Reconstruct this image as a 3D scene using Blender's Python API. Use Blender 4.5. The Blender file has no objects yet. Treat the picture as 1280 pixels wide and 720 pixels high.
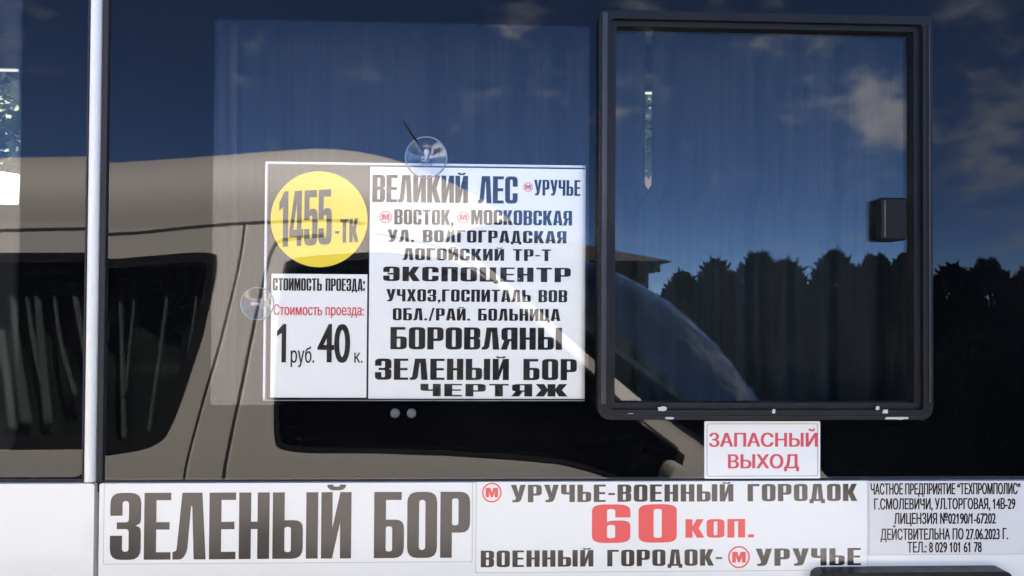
import bpy, bmesh, math, random
from mathutils import Vector, Matrix
from mathutils.geometry import delaunay_2d_cdt
random.seed(7)
C = bpy.context.scene.collection
SC = bpy.context.scene
R = math.radians

# ------------------------------------------------------------------ camera, sky, sun, exposure
F = 1000.0
CAM = Vector((0.0, -1.0, 1.6))
YAW, PITCH, ROLL = R(2.3), R(0.9), R(0.35)
CM = (Matrix.Rotation(-YAW, 3, 'Z') @ Matrix.Rotation(R(90) + PITCH, 3, 'X') @ Matrix.Rotation(ROLL, 3, 'Z'))
cd = bpy.data.cameras.new('camera'); co = bpy.data.objects.new('camera', cd); C.objects.link(co)
co.matrix_world = Matrix.Translation(CAM) @ CM.to_4x4()
cd.sensor_width = 36; cd.lens = 36 * F / 1280; cd.clip_start = 0.02; cd.clip_end = 3000
SC.camera = co

SUN_EL, SUN_AZ = 50.0, 28.0           # azimuth from +y towards +x: behind the bus, a little to the right
w = bpy.data.worlds.new('World'); SC.world = w; w.use_nodes = True
nt = w.node_tree; N = nt.nodes; L = nt.links
bg = N['Background']; bg.inputs['Strength'].default_value = 0.05
sky = N.new('ShaderNodeTexSky'); sky.sky_type = 'NISHITA'; sky.sun_disc = False
sky.sun_elevation = R(SUN_EL); sky.sun_rotation = R(SUN_AZ)
sky.air_density = 0.42; sky.dust_density = 0.02; sky.ozone_density = 7.0; sky.altitude = 2500
# thin fair-weather clouds: a broken noise in the sky's own directions
tc = N.new('ShaderNodeTexCoord')
nz = N.new('ShaderNodeTexNoise'); nz.inputs['Scale'].default_value = 13.0; nz.inputs['Detail'].default_value = 9
nz.inputs['Roughness'].default_value = 0.62
mp = N.new('ShaderNodeMapping'); mp.inputs['Scale'].default_value = (1, 1, 1.8)
L.new(tc.outputs['Generated'], mp.inputs['Vector']); L.new(mp.outputs[0], nz.inputs['Vector'])
cover = None
def cloud_bank(d, rad, amt):
    global cover
    v = N.new('ShaderNodeVectorMath'); v.operation = 'DISTANCE'
    L.new(tc.outputs['Generated'], v.inputs[0]); v.inputs[1].default_value = d
    m = N.new('ShaderNodeMapRange'); m.interpolation_type = 'SMOOTHSTEP'
    m.inputs[1].default_value = rad; m.inputs[2].default_value = 0.0; m.inputs[4].default_value = amt
    L.new(v.outputs['Value'], m.inputs[0])
    if cover is None: cover = m.outputs[0]
    else:
        a = N.new('ShaderNodeMath'); a.operation = 'ADD'; L.new(cover, a.inputs[0]); L.new(m.outputs[0], a.inputs[1]); cover = a.outputs[0]
def mirror_dir(px, py):
    d = CM @ Vector(((px - 640) / F, -(py - 360) / F, -1)); d.y = -d.y
    return d.normalized()
for px, py, rad, amt in ((1118, 160, .055, .21), (1090, 120, .05, .18), (1215, 175, .08, .105), (795, 110, .08, .18), (690, 125, .06, .18), (800, 5, .06, .18),
                         (960, -10, .12, .18), (650, 25, .06, .12), (1000, 110, .06, .12), (1260, 190, .06, .10), (1700, 60, .5, .25), (-500, -200, .5, .2)):
    cloud_bank(mirror_dir(px, py), rad, amt)
ad = N.new('ShaderNodeMath'); ad.operation = 'ADD'; L.new(nz.outputs['Fac'], ad.inputs[0]); L.new(cover, ad.inputs[1])
mr = N.new('ShaderNodeMapRange'); mr.interpolation_type = 'SMOOTHSTEP'
mr.inputs[1].default_value = 0.57; mr.inputs[2].default_value = 0.92; mr.inputs[4].default_value = 0.8
L.new(ad.outputs[0], mr.inputs[0])
mx = N.new('ShaderNodeMixRGB'); L.new(mr.outputs[0], mx.inputs['Fac']); L.new(sky.outputs[0], mx.inputs[1])
mx.inputs[2].default_value = (4.6, 4.5, 4.55, 1)
L.new(mx.outputs[0], bg.inputs['Color'])

sd = bpy.data.lights.new('sun', 'SUN'); so = bpy.data.objects.new('sun', sd); C.objects.link(so)
sd.energy = 5.0; sd.angle = R(0.53); sd.color = (1, .95, .87)
to_sun = Vector((math.cos(R(SUN_EL)) * math.sin(R(SUN_AZ)), math.cos(R(SUN_EL)) * math.cos(R(SUN_AZ)), math.sin(R(SUN_EL))))
so.rotation_euler = to_sun.to_track_quat('Z', 'Y').to_euler()
so.location = (0, 0, 30)
SC.view_settings.view_transform = 'Standard'; SC.view_settings.look = 'None'; SC.view_settings.gamma = 1
SC.view_settings.exposure = 3.65
SC.render.engine = 'CYCLES'
SC.cycles.max_bounces = 10; SC.cycles.transparent_max_bounces = 24; SC.cycles.glossy_bounces = 5
SC.cycles.use_denoising = True

# ------------------------------------------------------------------ helpers
def at(px, py, Y=0.0):
    """the point of the upright plane y = Y seen at a pixel of the photograph"""
    d = CM @ Vector(((px - 640) / F, -(py - 360) / F, -1))
    return CAM + d * ((Y - CAM.y) / d.y)
def tag(o, label=None, cat=None, group=None, kind=None):
    if label: o['label'] = label
    if cat: o['category'] = cat
    if group: o['group'] = group
    if kind: o['kind'] = kind
    return o
def empty(name, loc, label, cat, group=None):
    o = bpy.data.objects.new(name, None); C.objects.link(o); o.location = loc; o.empty_display_size = .1
    return tag(o, label, cat, group)
class MB:
    def __init__(s): s.v = []; s.f = []; s.m = []
    def add(s, v, f, m=0):
        b = len(s.v); s.v += [tuple(p) for p in v]; s.f += [tuple(b + i for i in q) for q in f]; s.m += [m] * len(f); return s
    def box(s, x0, x1, y0, y1, z0, z1, m=0):
        v = [(x0,y0,z0),(x1,y0,z0),(x1,y1,z0),(x0,y1,z0),(x0,y0,z1),(x1,y0,z1),(x1,y1,z1),(x0,y1,z1)]
        return s.add(v, [(0,3,2,1),(4,5,6,7),(0,1,5,4),(1,2,6,5),(2,3,7,6),(3,0,4,7)], m)
    def build(s, name, mats, parent=None, smooth=False, bevel=0, seg=2, angle=None):
        me = bpy.data.meshes.new(name); me.from_pydata(s.v, [], s.f)
        if not isinstance(mats, (list, tuple)): mats = [mats]
        for m in mats: me.materials.append(m)
        for p, k in zip(me.polygons, s.m): p.material_index = k
        bm = bmesh.new(); bm.from_mesh(me)
        if s.f and not getattr(s, 'keep', False): bmesh.ops.recalc_face_normals(bm, faces=bm.faces)
        bm.to_mesh(me); bm.free()
        if smooth:
            me.polygons.foreach_set('use_smooth', [True] * len(me.polygons))
            if angle: me.set_sharp_from_angle(angle=R(angle))
        o = bpy.data.objects.new(name, me); C.objects.link(o)
        if parent is not None: put(o, parent)
        if bevel:
            b = o.modifiers.new('bevel', 'BEVEL'); b.width = bevel; b.segments = seg; b.limit_method = 'ANGLE'; b.angle_limit = R(40)
            b.harden_normals = False
        return o
def put(o, parent):
    r = parent
    off = Vector((0, 0, 0))
    while r is not None: off += r.location; r = r.parent
    for vv in o.data.vertices: vv.co -= off      # built in world metres, kept relative to the thing's base
    o.parent = parent
def rnd(pts, n=5):
    """outline whose corners (x, z, r) are rounded"""
    out = []; k = len(pts)
    for i, p in enumerate(pts):
        if len(p) < 3 or p[2] <= 0: out.append((p[0], p[1])); continue
        P = Vector(p[:2]); A = Vector(pts[i-1][:2]); B = Vector(pts[(i+1) % k][:2]); r = p[2]
        a = (A-P); b = (B-P)
        if a.length < 1e-9 or b.length < 1e-9: out.append(tuple(P)); continue
        r1 = min(r, a.length*.49); r2 = min(r, b.length*.49)
        p0 = P + a.normalized()*r1; p1 = P + b.normalized()*r2
        for j in range(n+1):
            t = j/n; q = p0*(1-t)**2 + P*2*t*(1-t) + p1*t*t; out.append(tuple(q))
    return out
def rrect(x0, z0, x1, z1, r=0, n=5): return rnd([(x0,z0,r),(x1,z0,r),(x1,z1,r),(x0,z1,r)], n)
def circle(cx, cz, r, n=40): return [(cx + r*math.cos(2*math.pi*i/n), cz + r*math.sin(2*math.pi*i/n)) for i in range(n)]
def inside(p, polys):
    c = False
    for po in polys:
        j = len(po)-1
        for i in range(len(po)):
            a, b = po[i], po[j]
            if (a[1] > p[1]) != (b[1] > p[1]) and p[0] < (b[0]-a[0])*(p[1]-a[1])/(b[1]-a[1]) + a[0]: c = not c
            j = i
    return c
def fill(polys, extra=()):
    vs = []; es = []
    for po in polys:
        b = len(vs); vs += [Vector(p) for p in po]; es += [(b+i, b+(i+1) % len(po)) for i in range(len(po))]
    vs += [Vector(p) for p in extra]
    v, e, f, _, _, _ = delaunay_2d_cdt(vs, es, [], 0, 1e-7)
    tr = []
    for q in f:
        c = sum((v[i] for i in q), Vector((0, 0)))/len(q)
        if inside(c, polys): tr.append(tuple(q))
    used = sorted({i for q in tr for i in q}); mp_ = {a: b for b, a in enumerate(used)}
    return [tuple(v[i]) for i in used], [tuple(mp_[i] for i in q) for q in tr]
def plate(mb, polys, y0, y1, m=0, surf=None, extra=(), mback=None):
    """flat outline in x, z given a thickness from y0 (towards the camera) to y1; surf(x, z) bends it"""
    v, t = fill(polys, extra); n = len(v); s = surf or (lambda x, z: 0)
    V = [(x, y0 + s(x, z), z) for x, z in v] + [(x, y1 + s(x, z), z) for x, z in v]
    cnt = {}
    for q in t:
        for i in range(len(q)): cnt[(q[i], q[(i+1) % len(q)])] = 1
    Fc = [q for q in t]; Fb = [tuple(n+i for i in reversed(q)) for q in t]
    Fs = [(b, a, a+n, b+n) for (a, b) in cnt if (b, a) not in cnt]
    mb.add(V, Fc + Fs, m)
    b = len(mb.v) - len(V)
    mb.f += [tuple(b+i for i in q) for q in Fb]; mb.m += [m if mback is None else mback]*len(Fb)
    return mb
def tube(mb, pts, r, n=10, m=0, cap=True):
    pts = [Vector(p) for p in pts]; rings = []
    for i, p in enumerate(pts):
        t = (pts[min(i+1, len(pts)-1)] - pts[max(i-1, 0)]).normalized()
        a = t.cross(Vector((0, 0, 1)));  a = a.normalized() if a.length > 1e-3 else Vector((1, 0, 0)); b = t.cross(a)
        rr = r[i] if isinstance(r, (list, tuple)) else r
        rings.append([p + (a*math.cos(2*math.pi*k/n) + b*math.sin(2*math.pi*k/n))*rr for k in range(n)])
    V = [q for g in rings for q in g]; Fq = []
    for i in range(len(pts)-1):
        for k in range(n): Fq.append((i*n+k, i*n+(k+1) % n, (i+1)*n+(k+1) % n, (i+1)*n+k))
    if cap: Fq += [tuple(range(n))[::-1], tuple((len(pts)-1)*n+k for k in range(n))]
    return mb.add(V, Fq, m)
def lathe(mb, prof, c, axis='y', n=32, m=0):
    """profile (r, h) turned round an axis through c"""
    V = []
    for r, h in prof:
        for k in range(n):
            a = 2*math.pi*k/n; u, q = r*math.cos(a), r*math.sin(a)
            V.append((c[0]+u, c[1]+h, c[2]+q) if axis == 'y' else (c[0]+u, c[1]+q, c[2]+h))
    Fq = []
    for i in range(len(prof)-1):
        for k in range(n): Fq.append((i*n+k, i*n+(k+1) % n, (i+1)*n+(k+1) % n, (i+1)*n+k))
    return mb.add(V, Fq, m)

# ------------------------------------------------------------------ materials
def mat(name, col, rough=.5, metal=0, spec=.5, coat=0, var=0, vscale=8, bump=0, bscale=40, stretch=(1,1,1), rvar=0):
    m = bpy.data.materials.new(name); m.use_nodes = True; t = m.node_tree; b = t.nodes['Principled BSDF']
    b.inputs['Base Color'].default_value = (*col, 1); b.inputs['Roughness'].default_value = rough
    b.inputs['Metallic'].default_value = metal; b.inputs['Specular IOR Level'].default_value = spec
    b.inputs['Coat Weight'].default_value = coat; b.inputs['Coat Roughness'].default_value = .04
    if var or bump or rvar:
        tc = t.nodes.new('ShaderNodeTexCoord'); mp = t.nodes.new('ShaderNodeMapping'); mp.inputs['Scale'].default_value = stretch
        t.links.new(tc.outputs['Object'], mp.inputs['Vector'])
        if var or rvar:
            n = t.nodes.new('ShaderNodeTexNoise'); n.inputs['Scale'].default_value = vscale; n.inputs['Detail'].default_value = 6
            n.inputs['Roughness'].default_value = .65
            t.links.new(mp.outputs[0], n.inputs['Vector'])
        if var:
            x = t.nodes.new('ShaderNodeMixRGB'); x.inputs[1].default_value = (*[c*(1-var) for c in col], 1)
            x.inputs[2].default_value = (*[min(1, c*(1+var)) for c in col], 1)
            t.links.new(n.outputs['Fac'], x.inputs['Fac']); t.links.new(x.outputs[0], b.inputs['Base Color'])
        if rvar:
            g = t.nodes.new('ShaderNodeMapRange'); g.inputs[1].default_value = .3; g.inputs[2].default_value = .7
            g.inputs[3].default_value = rough*(1-rvar); g.inputs[4].default_value = rough*(1+rvar)
            t.links.new(n.outputs['Fac'], g.inputs[0]); t.links.new(g.outputs[0], b.inputs['Roughness'])
        if bump:
            n2 = t.nodes.new('ShaderNodeTexNoise'); n2.inputs['Scale'].default_value = bscale; n2.inputs['Detail'].default_value = 3
            bp = t.nodes.new('ShaderNodeBump'); bp.inputs['Strength'].default_value = bump; bp.inputs['Distance'].default_value = .01
            t.links.new(mp.outputs[0], n2.inputs['Vector']); t.links.new(n2.outputs['Fac'], bp.inputs['Height'])
            t.links.new(bp.outputs[0], b.inputs['Normal'])
    return m
def glass(name, tint, refl, wave=0, wscale=2.0, rough=0.0):
    """sheet of window glass: clear tinted body with a mirror surface"""
    m = bpy.data.materials.new(name); m.use_nodes = True; t = m.node_tree; t.nodes.clear()
    o = t.nodes.new('ShaderNodeOutputMaterial'); mix = t.nodes.new('ShaderNodeMixShader')
    tr = t.nodes.new('ShaderNodeBsdfTransparent'); tr.inputs['Color'].default_value = (*tint, 1)
    gl = t.nodes.new('ShaderNodeBsdfGlossy'); gl.inputs['Roughness'].default_value = rough; gl.inputs['Color'].default_value = (1, 1, 1, 1)
    fr = t.nodes.new('ShaderNodeLayerWeight'); fr.inputs['Blend'].default_value = .28
    mr = t.nodes.new('ShaderNodeMapRange'); mr.inputs[3].default_value = refl; mr.inputs[4].default_value = 1
    pw = t.nodes.new('ShaderNodeMath'); pw.operation = 'POWER'; pw.inputs[1].default_value = 4
    fr2 = t.nodes.new('ShaderNodeMath'); fr2.operation = 'MULTIPLY'; fr2.inputs[1].default_value = 1
    t.links.new(fr.outputs['Facing'], pw.inputs[0]); t.links.new(pw.outputs[0], mr.inputs[0])
    t.links.new(mr.outputs[0], mix.inputs[0]); t.links.new(tr.outputs[0], mix.inputs[1]); t.links.new(gl.outputs[0], mix.inputs[2])
    if wave:
        tc = t.nodes.new('ShaderNodeTexCoord'); n = t.nodes.new('ShaderNodeTexNoise'); n.inputs['Scale'].default_value = wscale; n.inputs['Detail'].default_value = 1
        bp = t.nodes.new('ShaderNodeBump'); bp.inputs['Strength'].default_value = wave; bp.inputs['Distance'].default_value = .01
        t.links.new(tc.outputs['Object'], n.inputs['Vector']); t.links.new(n.outputs['Fac'], bp.inputs['Height']); t.links.new(bp.outputs[0], gl.inputs['Normal'])
    out = mix
    if wave:
        df = t.nodes.new('ShaderNodeBsdfDiffuse'); df.inputs['Color'].default_value = (.5, .48, .45, 1); m2 = t.nodes.new('ShaderNodeMixShader')
        n3 = t.nodes.new('ShaderNodeTexNoise'); n3.inputs['Scale'].default_value = 130; n3.inputs['Detail'].default_value = 3; n3.inputs['Roughness'].default_value = .7
        n4 = t.nodes.new('ShaderNodeTexNoise'); n4.inputs['Scale'].default_value = 4; n4.inputs['Detail'].default_value = 5
        a3 = t.nodes.new('ShaderNodeMapRange'); a3.inputs[1].default_value = .66; a3.inputs[2].default_value = .80; a3.inputs[4].default_value = .05
        a4 = t.nodes.new('ShaderNodeMapRange'); a4.inputs[1].default_value = .42; a4.inputs[2].default_value = .75; a4.inputs[4].default_value = .005
        sm = t.nodes.new('ShaderNodeMath'); sm.operation = 'ADD'
        for q in (n3, n4): t.links.new(tc.outputs['Object'], q.inputs['Vector'])
        t.links.new(n3.outputs['Fac'], a3.inputs[0]); t.links.new(n4.outputs['Fac'], a4.inputs[0]); t.links.new(a3.outputs[0], sm.inputs[0]); t.links.new(a4.outputs[0], sm.inputs[1])
        t.links.new(sm.outputs[0], m2.inputs[0]); t.links.new(mix.outputs[0], m2.inputs[1]); t.links.new(df.outputs[0], m2.inputs[2]); out = m2
    t.links.new(out.outputs[0], o.inputs['Surface'])
    return m
def clear(name, tint):
    m = bpy.data.materials.new(name); m.use_nodes = True; t = m.node_tree; t.nodes.clear()
    o = t.nodes.new('ShaderNodeOutputMaterial'); tr = t.nodes.new('ShaderNodeBsdfTransparent'); tr.inputs['Color'].default_value = (*tint, 1)
    t.links.new(tr.outputs[0], o.inputs['Surface']); return m
M = dict(
    white=mat('white paint', (.805, .82, .775), .28, coat=.5, var=.05, vscale=5, bump=.02, bscale=3),
    silver=mat('silver moulding', (.88, .86, .77), .36, coat=.3, var=.06, vscale=20, stretch=(1, 1, .08)),
    frit=mat('black enamel', (.0016, .0016, .002), .7, spec=.02),
    glass=glass('window glass', (.985, .99, .99), .0325, .014, 2.2),
    gin=glass('inner glass surface', (1, 1, 1), .031),
    pane2=glass('sliding pane glass', (.97, .98, .98), .033, .010, 3.0),
    clear=clear('glass body', (1, 1, 1)),
    seal=mat('grey sealant', (.16, .15, .14), .6, var=.3, vscale=60),
    black=mat('black plastic', (.0075, .0075, .0085), .42, spec=.3, var=.25, vscale=30, bump=.03, bscale=200, rvar=.3),
    groove=mat('dark gap', (.02, .02, .022), .7),
    latch=mat('matt black latch', (.006, .006, .007), .6, spec=.25, bump=.05, bscale=300),
    lip=mat('grey plastic edge highlight', (.035, .035, .038), .35, var=.5, vscale=25),  # paler colour stands in for the bright highlights along the frame edges
    rib=mat('latch edge highlight', (.10, .085, .075), .4),
    chip=mat('bare scuff', (.6, .58, .56), .6, var=.2, vscale=200),
    sticker=mat('white vinyl', (.845, .855, .81), .22, var=.04, vscale=6, bump=.02, bscale=9, rvar=.3),
    greyvinyl=mat('pale vinyl', (.72, .72, .70), .22, var=.03, vscale=6, bump=.02, bscale=9),
    ink=mat('black vinyl', (.022, .018, .018), .16, spec=.6, bump=.015, bscale=8),
    inkprint=mat('black print', (.008, .008, .009), .4, spec=.3),
    red=mat('red vinyl', (.85, .085, .085), .25),
    redprint=mat('red print', (.72, .06, .08), .35),
    paper=mat('white print sheet', (.91, .92, .865), .4, var=.02, vscale=9),
    yellow=mat('yellow disc', (.92, .69, .012), .4, var=.03, vscale=9),
    acryl=glass('clear acrylic', (.93, .94, .94), .02),
    edge=mat('polished acrylic edge', (.75, .77, .78), .3),
    cup=glass('soft clear plastic', (.93, .94, .96), .10, rough=.12),
    cuprim=mat('clear plastic rim', (.30, .33, .38), .15, spec=.8),
    knob=mat('frosted plastic', (.55, .57, .60), .3),
    lining=mat('grey interior lining', (.03, .03, .03), .8, var=.1),
    curtain=mat('navy curtain cloth', (.017, .021, .025), .85, spec=.05, var=.6, vscale=60, stretch=(3, 1, .05)),
    hem=mat('grey beige hem', (.058, .052, .046), .85, spec=.1, var=.15, vscale=60, stretch=(3, 1, .05)),
    tyre=mat('tyre rubber', (.02, .02, .02), .8, bump=.1, bscale=60),
    rim=mat('wheel rim', (.5, .5, .52), .3, metal=.9),
    lamp=glass('lamp lens', (.85, .85, .85), .12),
    reflector=mat('lamp reflector', (.6, .6, .6), .2, metal=.9),
)
# ================================================================== SETTING
def sheet(name, x0, x1, y0, y1, z, m):
    mb = MB(); mb.add([(x0,y0,z),(x1,y0,z),(x1,y1,z),(x0,y1,z)], [(0,1,2,3)])
    return tag(mb.build(name, m), kind='structure')
asphalt = mat('asphalt', (.11, .105, .10), .9, var=.25, vscale=1.2, bump=.4, bscale=90)
grassm = mat('lawn', (.045, .07, .02), .95, var=.35, vscale=3, bump=.6, bscale=60)
sheet('ground', -900, 900, -900, 900, -.012, grassm)
sheet('road', -40, 40, -4.6, 7.6, -.004, asphalt)
kb = MB(); kb.box(-40, 40, -4.72, -4.6, -.05, .12)
tag(kb.build('kerb', mat('concrete kerb', (.32, .31, .29), .9, var=.15, vscale=20), bevel=.01), kind='structure')

# ================================================================== MINIBUS
BELT = at(640, 601.5).z
TOPG = 2.30; ROOF = 2.72; BX0, BX1 = -3.2, 2.6
PXL, PXR = at(108, 360).x, at(131.5, 360).x
bus = empty('minibus', (0, 1.0, 0), 'white minibus with dark tinted windows and route stickers below the glass', 'minibus')
SW = -.006                                         # outer skin of the painted side
gx0, gx1 = at(117.5, 660).x, at(126.5, 660).x      # door gap
mb = MB()
plate(mb, [rrect(gx1, .32, BX1, BELT, .003)], SW, .03)
mb.box(BX0, BX1, SW, .03, TOPG, ROOF - .12)                            # header over the glass
body = mb.build('side_panel', M['white'], bus)
mb = MB()
lx = at(107, 600).x
plate(mb, [rnd([(BX0, .32), (gx0, .32, .004), (at(121, 600).x, BELT, .004), (lx, BELT+.0, 0), (lx - .006, BELT + .0, 0), (BX0, BELT)])], SW, .03)
door = mb.build('sliding_door', M['white'], bus)
# roof, ends, far side, floor
mb = MB(); prof = []
for k in range(13):
    a = math.pi*k/12; prof.append((1.0 - 1.0*math.copysign(abs(math.cos(a))**.35, math.cos(a)), ROOF - .12 + .14*math.sin(a)**.8))
V = [(x, y + (SW if k == 0 else 0), z) for x in (BX0, BX1) for k, (y, z) in enumerate(prof)]; n = len(prof)
mb.add(V, [(i, i+1, n+i+1, n+i) for i in range(n-1)]); mb.build('roof', M['white'], bus, smooth=True)
mb = MB(); mb.box(BX0, BX1, .05, 1.97, .30, .36); mb.box(BX0, BX1, .05, 1.95, TOPG + .25, TOPG + .28); mb.build('floor', M['lining'], bus)
for xa in (BX0 - .03, BX1):
    mb = MB(); mb.box(xa, xa + .03, 0, 2.0, .3, ROOF - .12); mb.build('end_panel', M['white'], bus)
fw = [(-2.62, 1.93, -1.55, 2.43), (.15, 1.42, 1.10, 2.385)]
mb = MB(); plate(mb, [rrect(BX0, .32, BX1, ROOF - .12)] + [rrect(*q, .05) for q in fw], 1.965, 2.0)
mb.build('far_side', M['white'], bus)
for q in fw:
    mb = MB(); plate(mb, [rrect(q[0]-.01, q[1]-.01, q[2]+.01, q[3]+.01, .05)], 1.955, 1.960, mback=1); mb.build('far_window', [M['acryl'], M['clear']], bus)
mb = MB(); plate(mb, [rrect(BX0, .32, BX1, ROOF - .12)] + [rrect(q[0]+.004, q[1]+.004, q[2]-.004, q[3]-.004, .05) for q in fw], 1.935, 1.950)
mb.build('wall_lining', M['lining'], bus)
# recess behind the door gap and the post
mb = MB(); mb.box(gx0 - .02, gx1 + .02, .012, .03, .32, TOPG); mb.box(BX0, BX1, .002, .028, BELT - .012, BELT + .004)
mb.build('gap_seal', M['groove'], bus)
# the convex post moulding between the panes
mb = MB(); px0, px1 = at(109.5, 360).x, at(124.8, 360).x
V = []; n = 15
for z in (BELT + .002, TOPG):
    sh = at(113.2, 600).x - at(119, 0).x if z < 2 else 0
    for k in range(n):
        a = math.pi*k/(n-1); V.append(((px0+px1)/2 - (px1-px0)/2*math.cos(a), .004 - .013*math.sin(a)**.7, z))
mb.add(V, [(i, i+1, n+i+1, n+i) for i in range(n-1)])
mb.build('window_post', M['silver'], bus, smooth=True)
mb = MB(); mb.box(px1 + .0003, px1 + .0078, -.004, .02, BELT + .002, TOPG); mb.box(px0 - .003, px0 - .0003, -.003, .02, BELT+.006, TOPG)
mb.build('post_gasket', M['groove'], bus, bevel=.001)

# window panes (thin slabs) with their enamel border behind
VX0, VX1 = at(756, 360).x, at(1150, 360).x; VZ0, VZ1 = at(950, 515).z, at(950, 29).z
GY = .0
mainrect = rnd([(px1 + .0082, BELT + .003, .004), (BX1 - .1, BELT + .003, .02), (BX1 - .1, TOPG, .02), (px1 + .0082, TOPG, 0)])
leftrect = rnd([(BX0 + .1, BELT + .006, .02), (px0 - .0034, BELT + .006, .012), (px0 - .0034, TOPG, 0), (BX0 + .1, TOPG, .02)])
vhole = rrect(VX0, VZ0, VX1, VZ1, .012)
mb = MB(); plate(mb, [mainrect, vhole], GY, GY + .004, mback=1); gl1 = mb.build('window_glass', [M['glass'], M['clear']], bus)
mb = MB(); plate(mb, [leftrect], GY, GY + .004, mback=1)
# the door pane sits a hair out of line with its neighbour, so reflections jump at the post
zc = 1.7
mb.v = [(x, y - (z - zc)*.0065, z) for x, y, z in mb.v]
gl2 = mb.build('door_glass', [M['glass'], M['clear']], bus)
def frit(rect, holes, clearpx, name, dots):
    mb = MB(); plate(mb, [rect] + holes, .0052, .0060)
    mb.build(name, M['frit'], bus)
cx0, cx1 = at(264, 300).x, at(736.5, 300).x; cz0, cz1 = at(500, 507).z, at(500, 27).z
clr = rrect(cx0, cz0, cx1, cz1, .004)
vh2 = rrect(VX0 - .002, VZ0 - .002, VX1 + .002, VZ1 + .002, .012)
frit(mainrect, [clr, vh2], None, 'enamel_border', None)
lc1 = at(22, 300).x
clr2 = rrect(BX0 + .25, at(0, 565).z, lc1, TOPG - .06, .02)
frit(leftrect, [clr2], None, 'enamel_border', None)
def dotrows(rects):
    mb = MB()
    for (x0, z0, x1, z1, sides) in rects:
        st = .0026
        for row, rr in enumerate((.00130, .00112, .00092, .00072, .00052, .00034)):
            o = .0002 + row*.0016
            for side in sides:
                Ln = (x1-x0) if side in 'tb' else (z1-z0)
                for k in range(int(Ln/st)):
                    u = (k + .5*(row % 2))*st + .001
                    p = {'l': (x0+o, z0+u), 'r': (x1-o, z0+u), 't': (x0+u, z1-o), 'b': (x0+u, z0+o)}[side]
                    if x1 - x0 > 1 and p[0] < -1.3: continue
                    V = [(p[0] + rr*math.cos(a*math.pi/3), .0054, p[1] + rr*math.sin(a*math.pi/3)) for a in range(6)]
                    mb.add(V, [(0, 1, 2, 3, 4, 5)])
    return mb
dotrows([(cx0, cz0, cx1, cz1, 'lrtb')]).build('enamel_dots', M['frit'], bus)
dotrows([(BX0 + .25, at(0, 565).z, lc1, TOPG - .06, 'r')]).build('enamel_dots', M['frit'], bus)

mb = MB(); plate(mb, [clr], .0042, .0048, mback=1); mb.build('inner_glass_face', [M['gin'], M['clear']], bus)
mb = MB(); plate(mb, [clr2], .0042, .0048, mback=1); mb.v = [(x, y - (z - zc)*.0065, z) for x, y, z in mb.v]; mb.build('inner_glass_face', [M['gin'], M['clear']], bus)
# sliding vent window
vent = bpy.data.objects.new('sliding_window', None); C.objects.link(vent); vent.parent = bus
O0, O1 = at(746, 300).x, at(1158.5, 300).x; P0, P1 = at(950, 523).z, at(950, 21).z
I0, I1 = at(768, 300).x, at(1139, 300).x; Q0, Q1 = at(950, 502.5).z, at(950, 38.5).z
mb = MB(); plate(mb, [rnd([(O0, P0, .018), (O1, P0, .018), (O1, P1, .010), (O0, P1, .010)], 6), rrect(I0 - .008, Q0 - .008, I1 + .008, Q1 + .007, .006)], -.014, .008)
mb.build('frame', M['black'], vent, bevel=.003, seg=3)
mb = MB(); plate(mb, [rrect(I0 - .0085, Q0 - .0085, I1 + .0085, Q1 + .0075, .006), rrect(I0, Q0, I1, Q1, .003)], -.007, .010)
mb.build('inner_frame', M['black'], vent, bevel=.0015)
mb = MB(); ll = at(757, 300).x
mb.box(O0 + .0035, O0 + .010, -.017, -.0135, P0 + .02, P1 - .004); mb.box(O1 - .006, O1 - .0045, -.0165, -.0135, P0 + .022, P1 - .012)
mb.box(O0 + .02, O1 - .02, -.0165, -.0135, P0 + .004, P0 + .0055)
mb.build('frame_lip_highlight', M['lip'], vent, bevel=.0008)
mb = MB(); plate(mb, [rrect(I0 - .004, Q0 - .004, I1 + .004, Q1 + .004)], .002, .006, mback=1); mb.build('pane', M['pane2'], vent)
mb = MB(); hx0, hx1 = at(1104, 273, -.02).x, at(1137, 273, -.02).x; hz0, hz1 = at(1120, 300, -.02).z, at(1120, 246, -.02).z
mb.box(hx0, hx1, -.016, .0015, hz0, hz1)
mb.build('latch', M['latch'], vent, bevel=.004, seg=4)
mb = MB(); mb.box(hx0 + .0035, hx0 + .005, -.0168, -.0158, hz0 + .004, hz1 - .004); mb.build('latch_highlight_rib', M['rib'] , vent, bevel=.0005)  # paler rib paints in the highlight on the latch's left edge
for xa, xb, ya, yb in ((762, 905, 516.5, 514.8), (1010, 1096, 519, 517)):
    mb = MB(); mb.box(at(xa, 510).x, at(xb, 510).x, -.0152, -.0138, at(0, ya).z, at(0, yb).z); mb.build('drain_slot', M['groove'], vent, bevel=.0004)
random.seed(3)
for x0, x1, y0, y1 in ((822, 834, 508, 513.5), (831, 842, 521, 524), (965, 969, 511.5, 517), (1095, 1099, 508, 512.5), (1103, 1110, 512, 517), (1104, 1133, 520.5, 524.5), (785, 792, 516.5, 518)):
    Y = -.0142 if y1 < 519 else -.0138
    a, b = at(x0, y1, Y), at(x1, y0, Y); cx, cz = (a.x+b.x)/2, (a.z+b.z)/2; n = 16
    po = []
    for k in range(n):
        th = 2*math.pi*k/n; s = 1 + random.uniform(-.25, .2)
        po.append((cx + (b.x-a.x)/2*s*math.copysign(abs(math.cos(th))**.7, math.cos(th)), cz + (b.z-a.z)/2*s*math.copysign(abs(math.sin(th))**.7, math.sin(th))))
    mb = MB(); plate(mb, [po], Y - .0006, Y + .001); mb.build('paint_chip', M['chip'], vent)
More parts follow.
